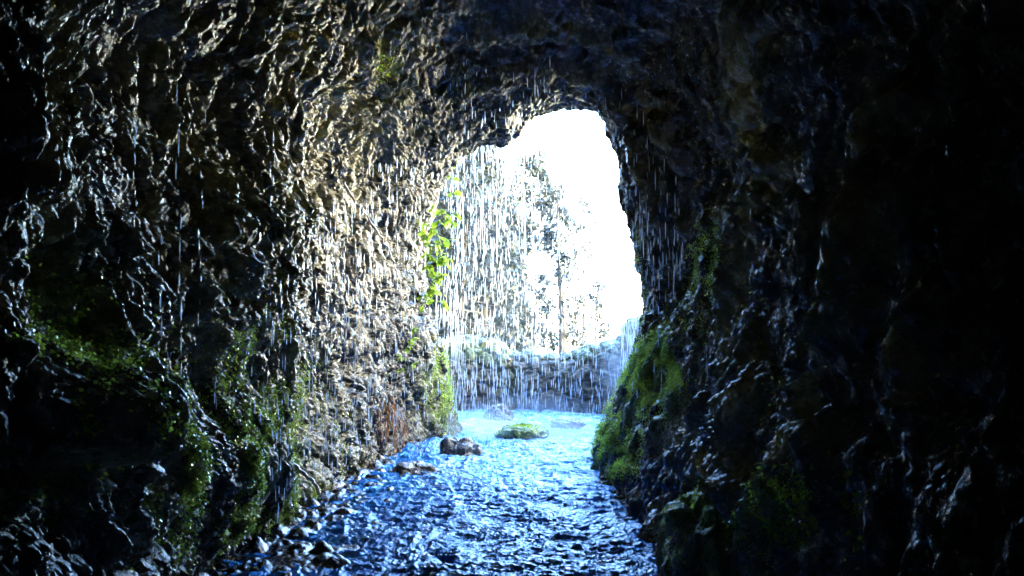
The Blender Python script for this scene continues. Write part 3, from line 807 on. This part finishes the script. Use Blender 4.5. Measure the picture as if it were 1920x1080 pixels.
strands = [(rng.uniform(832, 1150), rng.uniform(10.4, 12.4), rng.uniform(.3, 1.6)) for _ in range(150)] + [(rng.uniform(835, 1010), rng.uniform(10.4, 12.4), rng.uniform(.4, 1.8)) for _ in range(70)]
for sx, sy, sw in strands:                       # drops leave the lip of the roof at fixed points, so they fall in files
    for _ in range(rng.poisson(7 * sw)):
        yy = 215 + 585 * rng.uniform() ** 1.1
        p = at(sx + rng.normal(0, 1.2 + .004 * (yy - 200)), yy, sy)
        drops.append((*p, .07 + .16 * rng.uniform() ** 2 * sw + .05 * (yy - 200) / 600, rng.uniform(.0022, .0050)))
spray(835, 1195, 240, 815, 10.2, 12.3, 650, .12, .0026)
spray(840, 1200, 640, 815, 10.6, 12.3, 120, .15, .0030)
spray(1165, 1200, 600, 720, 10.6, 11.3, 150, .25, .005)
spray(815, 860, 500, 780, 10.8, 11.4, 160, .25, .004)
for x0 in (858, 868, 903, 905, 930, 947, 985):
    for _ in range(5): 
        p = at(x0 + rng.normal(0, 1.5), rng.uniform(280, 480), 11.2); drops.append((*p, rng.uniform(.4, .9), .005))
D += drops
D = A(D)
lean = rng.normal(0, .03, (len(D), 2))
V = DV[None] * np.stack([D[:, 4], D[:, 4], D[:, 3]], -1)[:, None]
V[:, :, 0] += V[:, :, 2] * lean[:, 0:1]; V += D[:, None, :3]
Q = DQ[None] + (np.arange(len(D)) * len(DV))[:, None, None]
tag(mesh_np('falling_water', V.reshape(-1, 3), Q.reshape(-1, 4), M['drop']), 'curtain of falling drops across the bright tunnel mouth', 'falling water', kind='stuff')

# ------------------------------------------------------------------ spray-laden air
def mist_material(amount):
  k = NT('spray_mist'); k.t.nodes.remove(k.b)
  pv = k.n('ShaderNodeVolumePrincipled'); pv.inputs['Color'].default_value = (.92, .96, 1, 1); pv.inputs['Anisotropy'].default_value = .5
  tc = k.n('ShaderNodeTexCoord'); mp = k.n('ShaderNodeMapping'); mp.inputs['Location'].default_value = (-1, -1, -1); mp.inputs['Scale'].default_value = (2, 2, 2)
  k.l(tc.outputs['Generated'], mp.inputs[0]); vl = k.n('ShaderNodeVectorMath', operation='LENGTH'); k.l(mp.outputs[0], vl.inputs[0])
  fall = k.math('POWER', k.math('MAXIMUM', k.math('SUBTRACT', 1.0, vl.outputs['Value']), 0.0), 1.3)
  k.l(k.math('MULTIPLY', fall, amount), pv.inputs['Density'])
  k.l(pv.outputs[0], k.out.inputs['Volume'])
  return k.m
for cx, cy, Yd, rx, ry, rz, am, lb in [(1000, 560, 12.2, 2.4, 2.6, 2.6, .011, 'thin veil of spray filling the mouth of the tunnel'), (905, 800, 9.9, .6, .9, .30, .9, 'mist over the splashing water at the left foot of the rain curtain'), (1000, 768, 12.3, 1.7, .8, .32, .35, 'low spray where the drops meet the water at the foot of the bank'), (1045, 815, 9.8, .6, 1.0, .28, .9, 'mist over the white water right of the mossy boulder'),
                                   (1160, 700, 11.6, .35, .5, .7, .6, 'pale spray under the dripping corner at the right end of the bank')]:
    t_ = np.linspace(-np.pi / 2, np.pi / 2, 16); a_ = np.linspace(0, 2 * np.pi, 28, endpoint=False)
    V = np.stack([np.outer(np.cos(t_), np.cos(a_)) * rx, np.outer(np.cos(t_), np.sin(a_)) * ry, np.outer(np.sin(t_), np.ones(28)) * rz], -1).reshape(-1, 3)
    V = V * (1 + .25 * fbm(V * 2.5 + cx, 2, 5))[:, None]
    o = mesh_np('spray_mist', V, grid_quads(16, 28, True), mist_material(am)); o.location = at(cx, cy, Yd)
    tag(o, lb, 'mist', kind='stuff')

def haze():
    x0, x1, y0, y1, z0, z1 = -95, 95, -12, 140, -26, 70
    V = [(x, y, z) for x in (x0, x1) for y in (y0, y1) for z in (z0, z1)]
    Q = [(0, 1, 3, 2), (4, 6, 7, 5), (0, 4, 5, 1), (2, 3, 7, 6), (0, 2, 6, 4), (1, 5, 7, 3)]
    k = NT('haze'); k.t.nodes.remove(k.b)
    pv = k.n('ShaderNodeVolumePrincipled'); pv.inputs['Color'].default_value = (.9, .95, 1, 1); pv.inputs['Density'].default_value = HAZE
    pv.inputs['Anisotropy'].default_value = .6
    k.l(pv.outputs[0], k.out.inputs['Volume'])
    tag(mesh_np('haze', A(V, float), A(Q), k.m, smooth=False), 'thin spray and mist in the air', 'haze', kind='stuff')
HAZE = .0022
